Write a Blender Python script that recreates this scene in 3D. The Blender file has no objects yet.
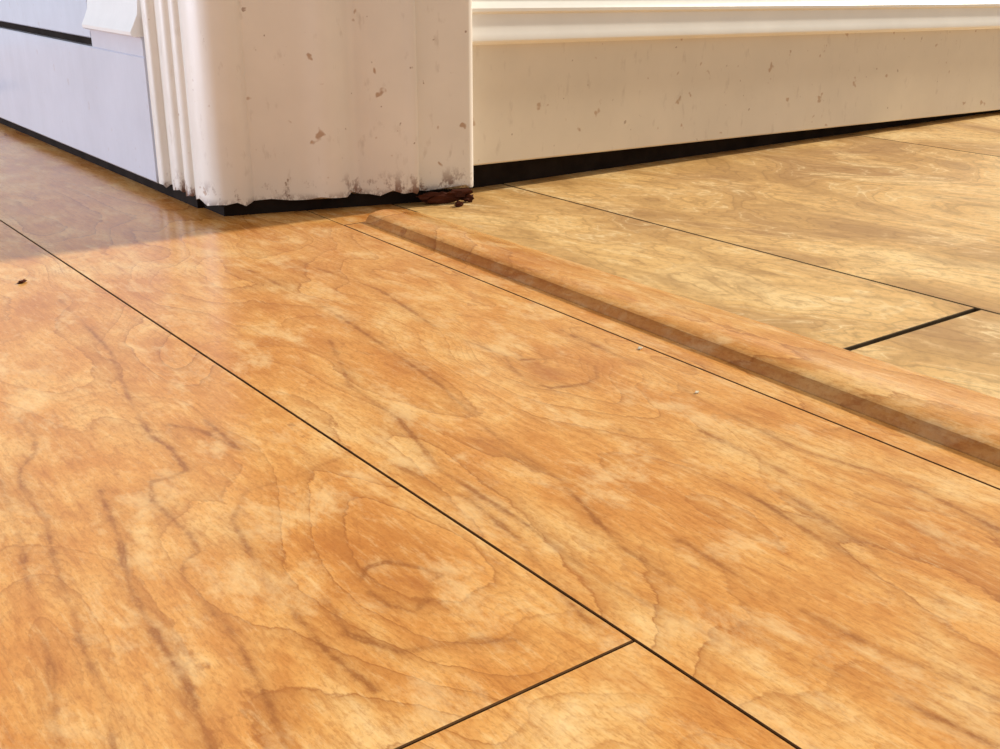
import bpy, math, numpy as np, random, bmesh
from mathutils import Vector
S=0.18
random.seed(4); rng=np.random.RandomState(3)
sc=bpy.context.scene
sc.view_settings.view_transform='Standard'
def srgb(r,g,b):
    f=lambda c:(c/255/12.92) if c/255<=.04045 else ((c/255+.055)/1.055)**2.4
    return (f(r),f(g),f(b),1)
# ---------------- node helper
class NT:
    def __init__(s,name,rough=.4):
        s.m=bpy.data.materials.new(name); s.m.use_nodes=True; s.t=s.m.node_tree; s.n=s.t.nodes
        s.b=s.n['Principled BSDF']; s.b.inputs['Roughness'].default_value=rough
    def lk(s,a,i):
        if isinstance(a,(int,float)): i.default_value=a
        elif isinstance(a,tuple): i.default_value=a
        else: s.t.links.new(a,i)
    def math(s,op,a,b=0.0,c=None,clamp=False):
        n=s.n.new('ShaderNodeMath'); n.operation=op; n.use_clamp=clamp
        s.lk(a,n.inputs[0]); s.lk(b,n.inputs[1])
        if c is not None: s.lk(c,n.inputs[2])
        return n.outputs[0]
    def coord(s):
        n=s.n.new('ShaderNodeTexCoord'); v=s.n.new('ShaderNodeVectorMath'); v.operation='SCALE'
        s.t.links.new(n.outputs['Object'],v.inputs[0]); v.inputs['Scale'].default_value=1/S
        return v.outputs[0]
    def mapp(s,v,scale,loc=(0,0,0)):
        n=s.n.new('ShaderNodeMapping'); s.t.links.new(v,n.inputs['Vector'])
        n.inputs['Scale'].default_value=scale; n.inputs['Location'].default_value=loc; return n.outputs[0]
    def noise(s,v,scale=1,detail=3,rough=.5,dist=0):
        n=s.n.new('ShaderNodeTexNoise'); s.t.links.new(v,n.inputs['Vector'])
        n.inputs['Scale'].default_value=scale; n.inputs['Detail'].default_value=detail
        n.inputs['Roughness'].default_value=rough; n.inputs['Distortion'].default_value=dist
        return n.outputs['Fac']
    def ramp(s,f,stops,interp='LINEAR'):
        n=s.n.new('ShaderNodeValToRGB'); s.t.links.new(f,n.inputs[0]); cr=n.color_ramp; cr.interpolation=interp
        while len(cr.elements)<len(stops): cr.elements.new(.5)
        for e,(p,c) in zip(cr.elements,stops):
            e.position=p; e.color=c if isinstance(c,tuple) else (c,c,c,1)
        return n.outputs[0]
    def mix(s,f,a,b,mode='MIX'):
        n=s.n.new('ShaderNodeMix'); n.data_type='RGBA'; n.blend_type=mode
        s.lk(f,n.inputs['Factor']); s.lk(a,n.inputs[6]); s.lk(b,n.inputs[7]); return n.outputs[2]
    def attr(s,name):
        n=s.n.new('ShaderNodeAttribute'); n.attribute_name=name; return n.outputs['Fac']
    def sep(s,v):
        n=s.n.new('ShaderNodeSeparateXYZ'); s.t.links.new(v,n.inputs[0]); return n.outputs
    def add(s,a,b):
        n=s.n.new('ShaderNodeVectorMath'); n.operation='ADD'; s.lk(a,n.inputs[0]); s.lk(b,n.inputs[1]); return n.outputs[0]
    def bump(s,h,st,d):
        n=s.n.new('ShaderNodeBump'); n.inputs['Strength'].default_value=st; n.inputs['Distance'].default_value=d
        s.t.links.new(h,n.inputs['Height']); s.t.links.new(n.outputs[0],s.b.inputs['Normal'])
    def col(s,c): s.lk(c,s.b.inputs['Base Color'])

def wood_mat(name='cherry_wood_laminate',dark=0):
    m=NT(name,.3)
    P0=m.coord(); pid=m.attr('pid')
    cx=m.n.new('ShaderNodeCombineXYZ'); m.lk(m.math('MULTIPLY',pid,3.7),cx.inputs[0]); m.lk(m.math('MULTIPLY',pid,5.3),cx.inputs[1])
    P=m.add(P0,cx.outputs[0])
    X,Y,Z=m.sep(P)
    n1=m.noise(m.mapp(P,(1.5,.55,1)),1,2,.5,.35)
    n2=m.noise(m.mapp(P,(11,5,1)),1,5,.65)
    f=m.math('ADD',m.math('MULTIPLY',X,.9),m.math('MULTIPLY',n1,5.2))
    f=m.math('ADD',f,m.math('MULTIPLY',n2,.26))
    f=m.math('ADD',f,m.math('MULTIPLY',m.attr('knot'),1.1))
    fr=m.math('FRACT',m.math('MULTIPLY',f,3.0))
    ring=m.ramp(fr,[(0,0.0),(.5,.05),(.80,.25),(.93,.5),(.96,1.0),(.985,.3),(1,0.0)])
    mot=m.noise(m.mapp(P,(3.6,1.7,1)),1,8,.68,.3)
    base=m.ramp(mot,[(.32,srgb(201,128,58)),(.43,srgb(220,151,76)),(.52,srgb(231,168,92)),(.61,srgb(240,189,118)),(.73,srgb(248,212,154))])
    rv=m.math('MULTIPLY',m.ramp(m.noise(m.mapp(P,(2.2,1.1,1),(5,2,0)),1,3),[(.38,.15),(.58,1.0)]),.70)
    c=m.mix(m.math('MULTIPLY',ring,rv),base,srgb(148,82,28))
    fr2=m.math('FRACT',m.math('MULTIPLY',f,12.0))
    c=m.mix(m.math('MULTIPLY',m.ramp(fr2,[(0,0.0),(.6,.2),(.9,1.0),(1,0.0)]),m.ramp(n2,[(.35,.36),(.6,.08)])),c,srgb(172,104,42))
    st=m.noise(m.mapp(P,(60,8,1)),1,7,.78,.2)
    c=m.mix(m.ramp(st,[(.34,.55),(.50,0.0)]),c,srgb(170,99,40))
    c=m.mix(m.ramp(st,[(.54,0.0),(.68,.40)]),c,srgb(252,218,158))
    st3=m.noise(m.mapp(P,(150,60,1)),1,4,.7,.2)
    c=m.mix(m.ramp(st3,[(.38,.30),(.5,0.0)]),c,srgb(164,96,40))
    st2=m.noise(m.mapp(P,(8,4,1),(2,7,0)),1,8,.72,.25)
    c=m.mix(m.ramp(st2,[(.52,0.0),(.66,.50)]),c,srgb(252,218,160))
    c=m.mix(m.ramp(st2,[(.36,.38),(.46,0.0)]),c,srgb(198,124,54))
    d=m.attr('gdist')
    wob=m.math('MULTIPLY',m.math('SUBTRACT',m.noise(m.mapp(P0,(20,16,1)),1,7,.72),.5),.036)
    dd=m.math('ABSOLUTE',m.math('ADD',d,wob))
    dd=m.math('MULTIPLY',dd,m.ramp(m.noise(m.mapp(P0,(7,5,1),(3,1,0)),1,2),[(.35,.8),(.6,1.0)]))
    thin=m.ramp(dd,[(.0005,1.0),(.003,.75),(.0055,.30),(.018,.15),(.045,0.0)])
    gate=m.ramp(m.noise(m.mapp(P0,(4.5,3.5,1)),1,3),[(.38,.22),(.58,1.0)])
    c=m.mix(m.math('MULTIPLY',m.math('MULTIPLY',thin,gate),.78),c,srgb(140,76,26))
    k=m.attr('core')
    c=m.mix(m.math('MULTIPLY',m.ramp(m.math('ADD',k,m.math('MULTIPLY',m.math('SUBTRACT',n2,.5),2.2)),[(.5,0.0),(.95,1.0)]),.65),c,srgb(172,100,44))
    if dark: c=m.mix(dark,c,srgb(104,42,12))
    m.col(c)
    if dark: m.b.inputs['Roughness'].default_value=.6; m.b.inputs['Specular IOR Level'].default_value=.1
    else: m.lk(m.ramp(st2,[(.35,.15),(.65,.25)]),m.b.inputs['Roughness'])
    m.bump(st,.08,.0005)
    return m.m
def tile_mat():
    m=NT('stone_plank_tile',.42)
    P0=m.coord(); pid=m.attr('pid')
    cx=m.n.new('ShaderNodeCombineXYZ'); m.lk(m.math('MULTIPLY',pid,3.1),cx.inputs[0]); m.lk(m.math('MULTIPLY',pid,4.7),cx.inputs[1])
    P=m.add(P0,cx.outputs[0])
    n1=m.noise(m.mapp(P,(.9,.45,1)),1,4,.5,2.0)
    n2=m.noise(m.mapp(P,(3.0,1.3,1)),1,7,.64,1.0)
    base=m.ramp(n1,[(.34,srgb(184,140,86)),(.45,srgb(208,163,100)),(.54,srgb(228,184,116)),(.66,srgb(240,204,142))])
    c=m.mix(m.ramp(n2,[(.36,.6),(.50,0.0)]),base,srgb(172,130,76))
    c=m.mix(m.ramp(n2,[(.55,0.0),(.66,.65)]),c,srgb(246,212,152))
    fr=m.math('FRACT',m.math('MULTIPLY',m.math('ADD',n1,m.math('MULTIPLY',n2,.12)),12))
    c=m.mix(m.math('MULTIPLY',m.ramp(fr,[(0,0.0),(.42,.1),(.5,1.0),(.58,.1),(1,0.0)]),m.ramp(n2,[(.42,0.0),(.58,.7)])),c,srgb(248,224,174))
    c=m.mix(m.math('MULTIPLY',m.ramp(fr,[(.80,0.0),(.93,1.0),(1,0.0)]),.42),c,srgb(140,98,50))
    fi=m.noise(m.mapp(P,(40,26,1)),1,5,.7)
    c=m.mix(m.ramp(fi,[(.38,.40),(.52,0.0)]),c,srgb(162,118,66))
    m.col(c); m.bump(fi,.10,.0006)
    return m.m
def paint_mat(name,col,dirt,rough=.35,grime=.8):
    m=NT(name,rough); P=m.coord()
    n=m.noise(m.mapp(P,(1,1,1)),3,4,.6)
    c=m.ramp(n,[(.3,tuple([x*.92 for x in col[:3]]+[1])),(.7,col)])
    if dirt:
        v=m.noise(P,15,2,.5)
        c=m.mix(m.ramp(v,[(.70,0.0),(.74,.7*dirt)]),c,srgb(170,122,76))
        v=m.noise(m.mapp(P,(1,1,1),(7,3,1)),26,2,.5)
        c=m.mix(m.ramp(v,[(.73,0.0),(.76,.65*dirt)]),c,srgb(140,100,70))
        v=m.noise(m.mapp(P,(22,22,9),(1,3,1)),1,3,.6)
        c=m.mix(m.ramp(v,[(.62,0.0),(.74,.25*dirt)]),c,srgb(160,138,116))
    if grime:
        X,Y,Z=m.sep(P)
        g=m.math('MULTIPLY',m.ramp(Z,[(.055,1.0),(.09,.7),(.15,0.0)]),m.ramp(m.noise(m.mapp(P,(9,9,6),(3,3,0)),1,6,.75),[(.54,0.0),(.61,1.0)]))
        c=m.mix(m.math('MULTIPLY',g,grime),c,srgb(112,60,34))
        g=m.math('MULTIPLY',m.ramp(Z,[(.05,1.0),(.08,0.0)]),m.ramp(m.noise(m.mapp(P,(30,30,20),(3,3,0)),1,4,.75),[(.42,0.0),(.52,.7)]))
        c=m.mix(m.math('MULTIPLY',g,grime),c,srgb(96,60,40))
    m.col(c); m.bump(m.noise(m.mapp(P,(8,8,2)),1,3),.12,.002)
    return m.m
def flat(name,c,rough=.8):
    m=NT(name,rough); P=m.coord(); m.b.inputs['Specular IOR Level'].default_value=0.05
    m.col(m.ramp(m.noise(P,9,4,.6),[(.3,tuple([x*.5 for x in c[:3]]+[1])),(.7,c)]))
    return m.m
WOOD=wood_mat(); WOODD=wood_mat('strip_nose_shade',.52); TILE=tile_mat()  # second wood copy carries the strip nose's shade in its colour
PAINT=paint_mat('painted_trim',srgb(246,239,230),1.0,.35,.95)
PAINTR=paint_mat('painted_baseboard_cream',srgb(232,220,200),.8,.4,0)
CAPR=paint_mat('cap_highlight_white',srgb(248,245,238),0,.3,0)  # whiter than the board below: highlights put into the cap colour
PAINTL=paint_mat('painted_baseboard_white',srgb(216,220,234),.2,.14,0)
CAPL=paint_mat('cap_glare_white',srgb(253,253,253),0,.2,0)  # near-white so the cap's glare sits in its colour
WALLM=paint_mat('wall_paint',srgb(226,218,204),0,.6,0)
DARK=flat('gap_shade',(.030,.022,.018,1))  # near-black colour stands in for shade inside the gaps
BLK=flat('seam_dark',(.17,.08,.03,1))
TBLK=flat('grout_dark',(.15,.10,.055,1))

def mesh(name,v,f,mat,attrs=None,smooth=False,mi=None,sharp=None):
    me=bpy.data.meshes.new(name); me.from_pydata([tuple(float(c)*S for c in p) for p in v],[],f); me.update()
    if attrs:
        for k,a in attrs.items():
            at=me.attributes.new(k,'FLOAT','POINT'); at.data.foreach_set('value',np.asarray(a,dtype=np.float32))
    for mm in (mat if isinstance(mat,list) else [mat]): me.materials.append(mm)
    if mi is not None: me.polygons.foreach_set('material_index',np.asarray(mi,dtype=np.int32))
    for p in me.polygons: p.use_smooth=smooth
    if sharp: me.set_sharp_from_angle(angle=math.radians(sharp))
    o=bpy.data.objects.new(name,me); sc.collection.objects.link(o)
    return o
# ---------------- floor-plane coordinates of the grain lines (measured on the photo, mapped to the floor plane)
TH=math.radians(20.5); YAW=math.radians(36.7); FPX=1155
ct,st_=math.cos(TH),math.sin(TH); cy,sy=math.cos(YAW),math.sin(YAW)
def fl(px,py):
    a=(px-500)/FPX; b=(374.5-py)/FPX; t=1/(st_-ct*b); F=(ct+st_*b)*t; R=a*t
    return (round(cy*R+sy*F,3),round(-sy*R+cy*F,3))
PX=[
 [(150,435),(172,450),(187,470),(170,478),(150,482),(152,500),(165,512),(190,535),(199,552),(184,562),(182,575),(205,602),(225,625),(240,645),(262,690),(275,720),(292,760)],
 [(18,418),(34,435),(36,452),(20,470),(20,485),(45,520),(52,550),(60,580),(72,610),(80,640),(105,700),(115,760)],
 [(0,480),(20,540),(30,600),(50,660),(60,760)],
 [(100,490),(120,540),(130,590),(160,640),(190,690),(215,760)],
 [(345,455),(300,475),(245,492),(232,520),(255,560),(300,620),(330,655),(375,690)],
 [(395,465),(470,500),(520,540),(560,590),(590,625)],
 [(325,600),(350,635),(400,652),(470,640),(520,640)],
 [(360,580),(368,567),(385,562),(420,568),(440,575),(430,582),(427,600),(415,612),(390,606),(368,592)],
 [(205,420),(240,450),(200,430),(170,425)],
 [(60,300),(110,350),(130,400),(150,435)],
 [(330,340),(350,385),(400,420),(440,470),(520,520),(580,565),(640,600),(720,640)],
 [(250,270),(330,310),(390,350),(440,385),(500,440),(560,480)],
 [(300,262),(380,290),(440,330),(505,356),(512,368),(525,380),(550,388),(580,385),(598,378),(595,366),(562,358),(520,360)],
 [(480,440),(560,480),(620,545),(700,600),(800,660),(900,700),(1000,748)],
 [(560,330),(640,365),(720,410),(800,450),(900,480),(1000,530)],
 [(620,430),(700,470),(760,500),(820,540),(900,580),(945,603),(905,570),(840,530),(780,490)],
 [(700,430),(800,480),(900,520),(1000,570)],
 [(680,540),(760,590),(860,640),(1000,700)],
]
LINES=[[fl(*p) for p in l] for l in PX]
KN=[(.882,1.433,.06,.09),(1.70,2.09,.05,.11)]
def gdist(x,y):
    d=np.full(x.shape,1.0)
    for l in LINES:
        for (ax,ay),(bx,by) in zip(l[:-1],l[1:]):
            dx,dy=bx-ax,by-ay; L=dx*dx+dy*dy+1e-9
            t=np.clip(((x-ax)*dx+(y-ay)*dy)/L,0,1)
            d=np.minimum(d,np.hypot(x-ax-t*dx,y-ay-t*dy))
    return d
def planks(name,specs,mat,edge):
    V=[];Fc=[];MI=[];A={'pid':[],'gdist':[],'knot':[],'core':[]}
    for (x0,x1,y0,y1,pid,res) in specs:
        bv=.002
        ux=np.concatenate([[0,0,bv],np.linspace(.01,.99,max(2,int(.97/res))),[1-bv,1,1]])
        ys=np.concatenate([[y0,y0,y0+bv],np.linspace(y0+.01,y1-.01,max(2,int((y1-y0)/(res*1.4)))),[y1-bv,y1,y1]])
        nx,ny=len(ux),len(ys); base=len(V)
        fx=lambda e,y:(e(y) if callable(e) else e)
        zx=np.zeros(nx); zx[0]=zx[-1]=-.05; zx[1]=zx[-2]=-.002
        zy=np.zeros(ny); zy[0]=zy[-1]=-.05; zy[1]=zy[-2]=-.002
        Xg=np.zeros((ny,nx));Yg=np.zeros((ny,nx));Zg=np.zeros((ny,nx))
        for j,y in enumerate(ys):
            a,b=fx(x0,y),fx(x1,y); Xg[j]=a+(b-a)*ux; Yg[j]=y; Zg[j]=np.minimum(zx,zy[j])
        V+=list(zip(Xg.ravel(),Yg.ravel(),Zg.ravel()))
        for j in range(ny-1):
            for i in range(nx-1):
                q=base+j*nx+i; Fc.append((q,q+1,q+1+nx,q+nx)); MI.append(1 if (i in(0,1,nx-3,nx-2) or j in(0,1,ny-3,ny-2)) else 0)
        x=Xg.ravel();y=Yg.ravel()
        A['pid'].append(np.full(x.shape,float(pid)))
        A['gdist'].append(gdist(x,y) if res<.05 else np.full(x.shape,1.0))
        k=sum(np.exp(-(((x-a)/.28)**2+((y-b)/.45)**2)) for a,b,_,_ in KN)
        c=sum(np.exp(-(((x-a)/w)**2+((y-b)/h)**2)) for a,b,w,h in KN)
        A['knot'].append(k);A['core'].append(c)
    return mesh(name,V,Fc,[mat,edge],{k:np.concatenate(a) for k,a in A.items()},mi=MI)
g=.0015
tl=lambda y:1.963+.033*y           # thin joint next to the threshold
sp=[(.11+g,1.07-g,1.09+g,6.9,1,.005),(1.07+g,lambda y:tl(y)-.001,-.6,9,2,.006),
    (.11+g,1.07-g,-3,1.09-g,3,.02)]
sp+=[(lambda y:tl(y)+.001,2.43,3.790,9,2,.05)]
sp+=[(.11+g,1.07-g,6.9+2*g,13,6,.1),(1.07+g,lambda y:tl(y)-.003,-4,-.6-2*g,7,.1)]
pid=8
for k in range(1,6):
    x0=.11-.96*k; c=-4+random.random()*3
    while c<13:
        e=min(13,c+6.5); sp.append((x0+g,x0+.96-g,c+g,e-g,pid,.1)); pid+=1; c=e
planks('floor',sp,WOOD,BLK)
g=.003
tp=[(2.436,3.045-g,1.75+.010,4.3,1,.1),(2.436,3.045-g,-4,1.75-.010,2,.1),
    (3.045+g,5.45-.001,-1.2,4.3,3,.1),(5.45+.001,7.9,.6,4.3,5,.1),(3.045+g,5.45-.002,-4,-1.2-.01,6,.1),(5.45,7.9,-4,.59,7,.1),
    (7.91,14,-4,4.3,8,.1)]
planks('tile_floor',tp,TILE,TBLK)
def box(V,F,x0,x1,y0,y1,z0,z1):
    b=len(V); V+=[(x,y,z) for z in (z0,z1) for (x,y) in ((x0,y0),(x1,y0),(x1,y1),(x0,y1))]
    F+=[(b+3,b+2,b+1,b),(b+4,b+5,b+6,b+7)]+[(b+i,b+(i+1)%4,b+4+(i+1)%4,b+4+i) for i in range(4)]
V=[];F=[];box(V,F,-5,14,-4,13,-.3,-.051); mesh('subfloor',V,F,BLK)
# ---------------- transition strip (reducer)
V=[];F=[];MI=[];yy=np.linspace(-4,3.785,300)
for y in yy:
    x0=tl(y)+.002
    fw=.088+.003*math.sin(y*1.3)
    prof=[(0,-.03),(0,-.002),(.002,0),(fw,0),(fw+.001,-.004),(fw+.002,-.004),(fw+.005,.003),(fw+.013,.015),(fw+.024,.026),(fw+.042,.0335),(fw+.062,.037),(fw+.085,.038)]
    row=[(x0+u,y,z) for u,z in prof]
    xa=x0+prof[-1][0]
    for i in range(1,12):
        t=i/11; row.append((xa+(2.433-xa)*t,y,.038-.036*t**1.4))
    row.append((2.433,y,-.03)); V+=row; n=len(row)
for j in range(len(yy)-1):
    for i in range(n-1):
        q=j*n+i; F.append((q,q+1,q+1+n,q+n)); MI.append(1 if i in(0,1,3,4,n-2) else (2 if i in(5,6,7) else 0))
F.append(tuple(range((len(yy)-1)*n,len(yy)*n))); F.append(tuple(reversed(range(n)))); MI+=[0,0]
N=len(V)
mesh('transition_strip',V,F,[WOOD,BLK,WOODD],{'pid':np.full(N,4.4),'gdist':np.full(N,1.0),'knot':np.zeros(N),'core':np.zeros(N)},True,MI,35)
# ---------------- walls
V=[];F=[];box(V,F,2.80,14,4.05,4.6,.2,13);mesh('wall_right',V,F,WALLM)
V=[];F=[];box(V,F,1.80,2.4,4.86,13,.2,13);mesh('wall_left',V,F,WALLM)
V=[];F=[];box(V,F,2.5,14,4.07,4.6,-.05,.2);box(V,F,1.765,2.4,4.4,13,-.05,.2)
b=len(V);pp=[(1.79,4.20),(2.66,3.93),(2.70,4.5),(1.79,4.5)]
V+=[(x,y,z) for z in (-.05,.06) for x,y in pp];F+=[(b+i,b+(i+1)%4,b+4+(i+1)%4,b+4+i) for i in range(4)]
mesh('gap_shade_plate',V,F,DARK)  # plate behind the gaps, coloured near-black to paint their shade
# ---------------- door casing
A=np.array([1.748,4.155]);B=np.array([2.75,3.85]);d=(B-A)/np.linalg.norm(B-A);nrm=np.array([d[1],-d[0]])
if nrm[1]>0:nrm=-nrm
Lf=np.linalg.norm(B-A)
left=[(4.72,.015),(4.715,-.004),(4.70,-.012),(4.655,-.013),(4.645,-.004),(4.64,.018),(4.60,.018),(4.59,.006),(4.57,-.004),(4.52,-.008),(4.50,-.004),(4.49,.006),(4.487,.024),
      (4.455,.024),(4.445,.004),(4.425,-.008),(4.395,-.008),(4.38,.004),(4.377,.024),(4.345,.024),(4.335,.004),(4.315,-.012),(4.28,-.014),(4.215,-.010)]
pts=[(2.40,4.735),(1.79,4.735)]+[(1.735+x+.004,y) for y,x in left]
face=[(.008,.0),(.03,.006),(.07,.014),(.10,.012),(.12,-.004),(.135,-.028),(.20,-.030),(.27,-.026),(.33,-.006),(.38,.014),(.42,.018),(.45,.010),(.485,-.014),(.51,-.038),(.545,-.040),(.57,-.020),(.61,.0),(.66,.004),(.70,.010),(.735,.014),
      (.752,.020),(.762,.016),(.764,.006),(.766,-.022),(.80,-.022),(.96,-.018),(.975,-.018),(.99,-.024),(.998,-.036)]
for s_,o_ in face:
    p=A+d*Lf*s_+nrm*o_; pts.append((p[0],p[1]))
pts+=[(2.76,3.93),(2.785,4.06),(2.785,4.6),(2.40,4.6)]
zs=[.06,.072,.09,.12,.2,.4,.8,2,13]
V=[];F=[];n=len(pts)
for k,z in enumerate(zs):
    for i,(x,y) in enumerate(pts):
        zz=z
        if k==0: zz=.056+.012*math.sin(i*2.3)*math.sin(i*.7)
        V.append((x,y,zz))
for k in range(len(zs)-1):
    for i in range(n):
        j=(i+1)%n; F.append((k*n+i,k*n+j,(k+1)*n+j,(k+1)*n+i))
F.append(tuple(reversed(range(n)))); F.append(tuple(range((len(zs)-1)*n,len(zs)*n)))
mesh('door_casing',V,F,PAINT,smooth=True,sharp=45)
# ---------------- right baseboard (settled, sloping)
pr=[(4.05,0),(3.975,0),(3.97,.006),(3.97,.490),(3.965,.497),(3.945,.500),(3.938,.508),(3.938,.520),(3.944,.535),(3.950,.56),(3.955,.59),(3.957,.612),(3.950,.615),(3.944,.622),(3.944,.634),(3.955,.648),(3.972,.66),(3.978,.69),(3.972,.70),(3.968,.715),(3.976,.74),(3.99,.80),(4.01,.86),(4.03,.88),(4.05,.88)]
V=[];F=[];MI=[];xs=np.linspace(2.79,14,60);n=len(pr)
for x in xs:
    z0=.119-.0215*(x-2.82); z0=max(z0,.012)
    for y,z in pr: V.append((x,y,z0+z*(1-.003*(x-2.8))))
for j in range(len(xs)-1):
    for i in range(n):
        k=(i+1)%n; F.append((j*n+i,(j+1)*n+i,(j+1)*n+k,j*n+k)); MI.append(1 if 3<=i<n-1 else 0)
F.append(tuple(range(n)));F.append(tuple(reversed(range((len(xs)-1)*n,len(xs)*n))));MI+=[0,0]
mesh('baseboard_right',V,F,[PAINTR,CAPR],smooth=True,sharp=35,mi=MI)
# ---------------- left baseboard
V=[];F=[];MI=[]
def ext(prx,y0,y1,taper=0,mi=0):
    b=len(V);n=len(prx)
    V.extend([(x,y0,z) for x,z in prx]);V.extend([(x,y1-(taper*(z-prx[0][1])),z) for x,z in prx])
    for i in range(n):
        k=(i+1)%n;F.append((b+i,b+k,b+n+k,b+n+i))
    F.append(tuple(reversed(range(b,b+n))));F.append(tuple(range(b+n,b+2*n)));MI.extend([mi]*(n+2))
ext([(1.80,.052),(1.735,.052),(1.73,.058),(1.73,.560),(1.735,.565),(1.80,.565)],4.735,13)
ext([(1.80,.565),(1.735,.565),(1.73,.567),(1.73,.63),(1.725,.64),(1.715,.645),(1.80,.645)],4.735,5.36)
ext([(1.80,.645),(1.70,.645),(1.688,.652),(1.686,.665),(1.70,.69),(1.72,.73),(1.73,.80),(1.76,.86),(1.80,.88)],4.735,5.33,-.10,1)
ext([(1.80,.60),(1.745,.60),(1.74,.605),(1.74,.84),(1.76,.87),(1.80,.88)],5.40,13)
mesh('baseboard_left',V,F,[PAINTL,CAPL],smooth=True,sharp=35,mi=MI)
V=[];F=[];box(V,F,1.765,1.80,5.36,13,.565,.601);mesh('groove_shade_1',V,F,DARK)  # dark slab added in the groove to paint its shade
# ---------------- debris
RUST=flat('rusty_debris',srgb(88,48,34));FLK=flat('paint_flake',srgb(240,226,196))
def chips(name,lst,mat,j=.8,sub=2):
    bm=bmesh.new()
    for (x,y,z,sx,sy,sz,rot) in lst:
        r=bmesh.ops.create_icosphere(bm,subdivisions=sub,radius=1); q=math.cos(rot);w=math.sin(rot)
        for v in r['verts']:
            c=v.co*(1+j*(random.random()-.5)); X_=c.x*sx;Y_=c.y*sy
            v.co=((x+X_*q-Y_*w)*S,(y+X_*w+Y_*q)*S,(z+c.z*sz)*S)
    me=bpy.data.meshes.new(name);bm.to_mesh(me);bm.free();me.materials.append(mat)
    o=bpy.data.objects.new(name,me);sc.collection.objects.link(o)
cl=[(2.60,3.89,.024,.075,.020,.020,-.30),(2.67,3.862,.036,.055,.018,.018,-.25),(2.70,3.85,.016,.032,.016,.018,-.5),(2.55,3.90,.036,.045,.014,.014,-.3)]
cl.append((2.625,3.802,.009,.018,.014,.011,.2))
cl.append((2.645,3.825,.006,.012,.007,.006,.7))
chips('debris_crumbs',cl,RUST,.9,2)
x,y=fl(22,283);chips('wood_chip',[(x,y,.004,.016,.008,.005,.6)],RUST)
x,y=fl(697,393);chips('paint_flake',[(x,y,.002,.006,.004,.003,.6)],FLK)
x,y=fl(640,349);chips('paint_flake',[(x,y,.003,.009,.005,.003,.6)],FLK)
# ---------------- lights
w=bpy.data.worlds.new('room_light');sc.world=w;w.use_nodes=True
w.node_tree.nodes['Background'].inputs[0].default_value=(1,.97,.94,1);w.node_tree.nodes['Background'].inputs[1].default_value=.48
L=bpy.data.lights.new('sun','SUN');L.energy=4.0;L.color=(1,.94,.81);L.angle=math.radians(2.5)
o=bpy.data.objects.new('sun',L);sc.collection.objects.link(o)
o.rotation_euler=Vector((-1,.07,-.62)).to_track_quat('-Z','Y').to_euler(); o.location=(4,0,3)
L=bpy.data.lights.new('window_light','AREA');L.shape='RECTANGLE';L.size=1.6;L.size_y=.5;L.energy=40;L.color=(.74,.82,1)
o=bpy.data.objects.new('window_light',L);sc.collection.objects.link(o)
o.location=(-9*S,11*S,1.9*S);o.rotation_euler=(Vector((1.7,6.5,.5))-Vector((-9,11,1.9))).to_track_quat('-Z','Y').to_euler()
# ---------------- camera
c=bpy.data.cameras.new('camera');c.sensor_width=36;c.lens=36*FPX/1000;c.clip_start=.005
o=bpy.data.objects.new('camera',c);sc.collection.objects.link(o);o.location=(0,0,S)
o.rotation_euler=(math.pi/2-TH,0,-YAW);sc.camera=o
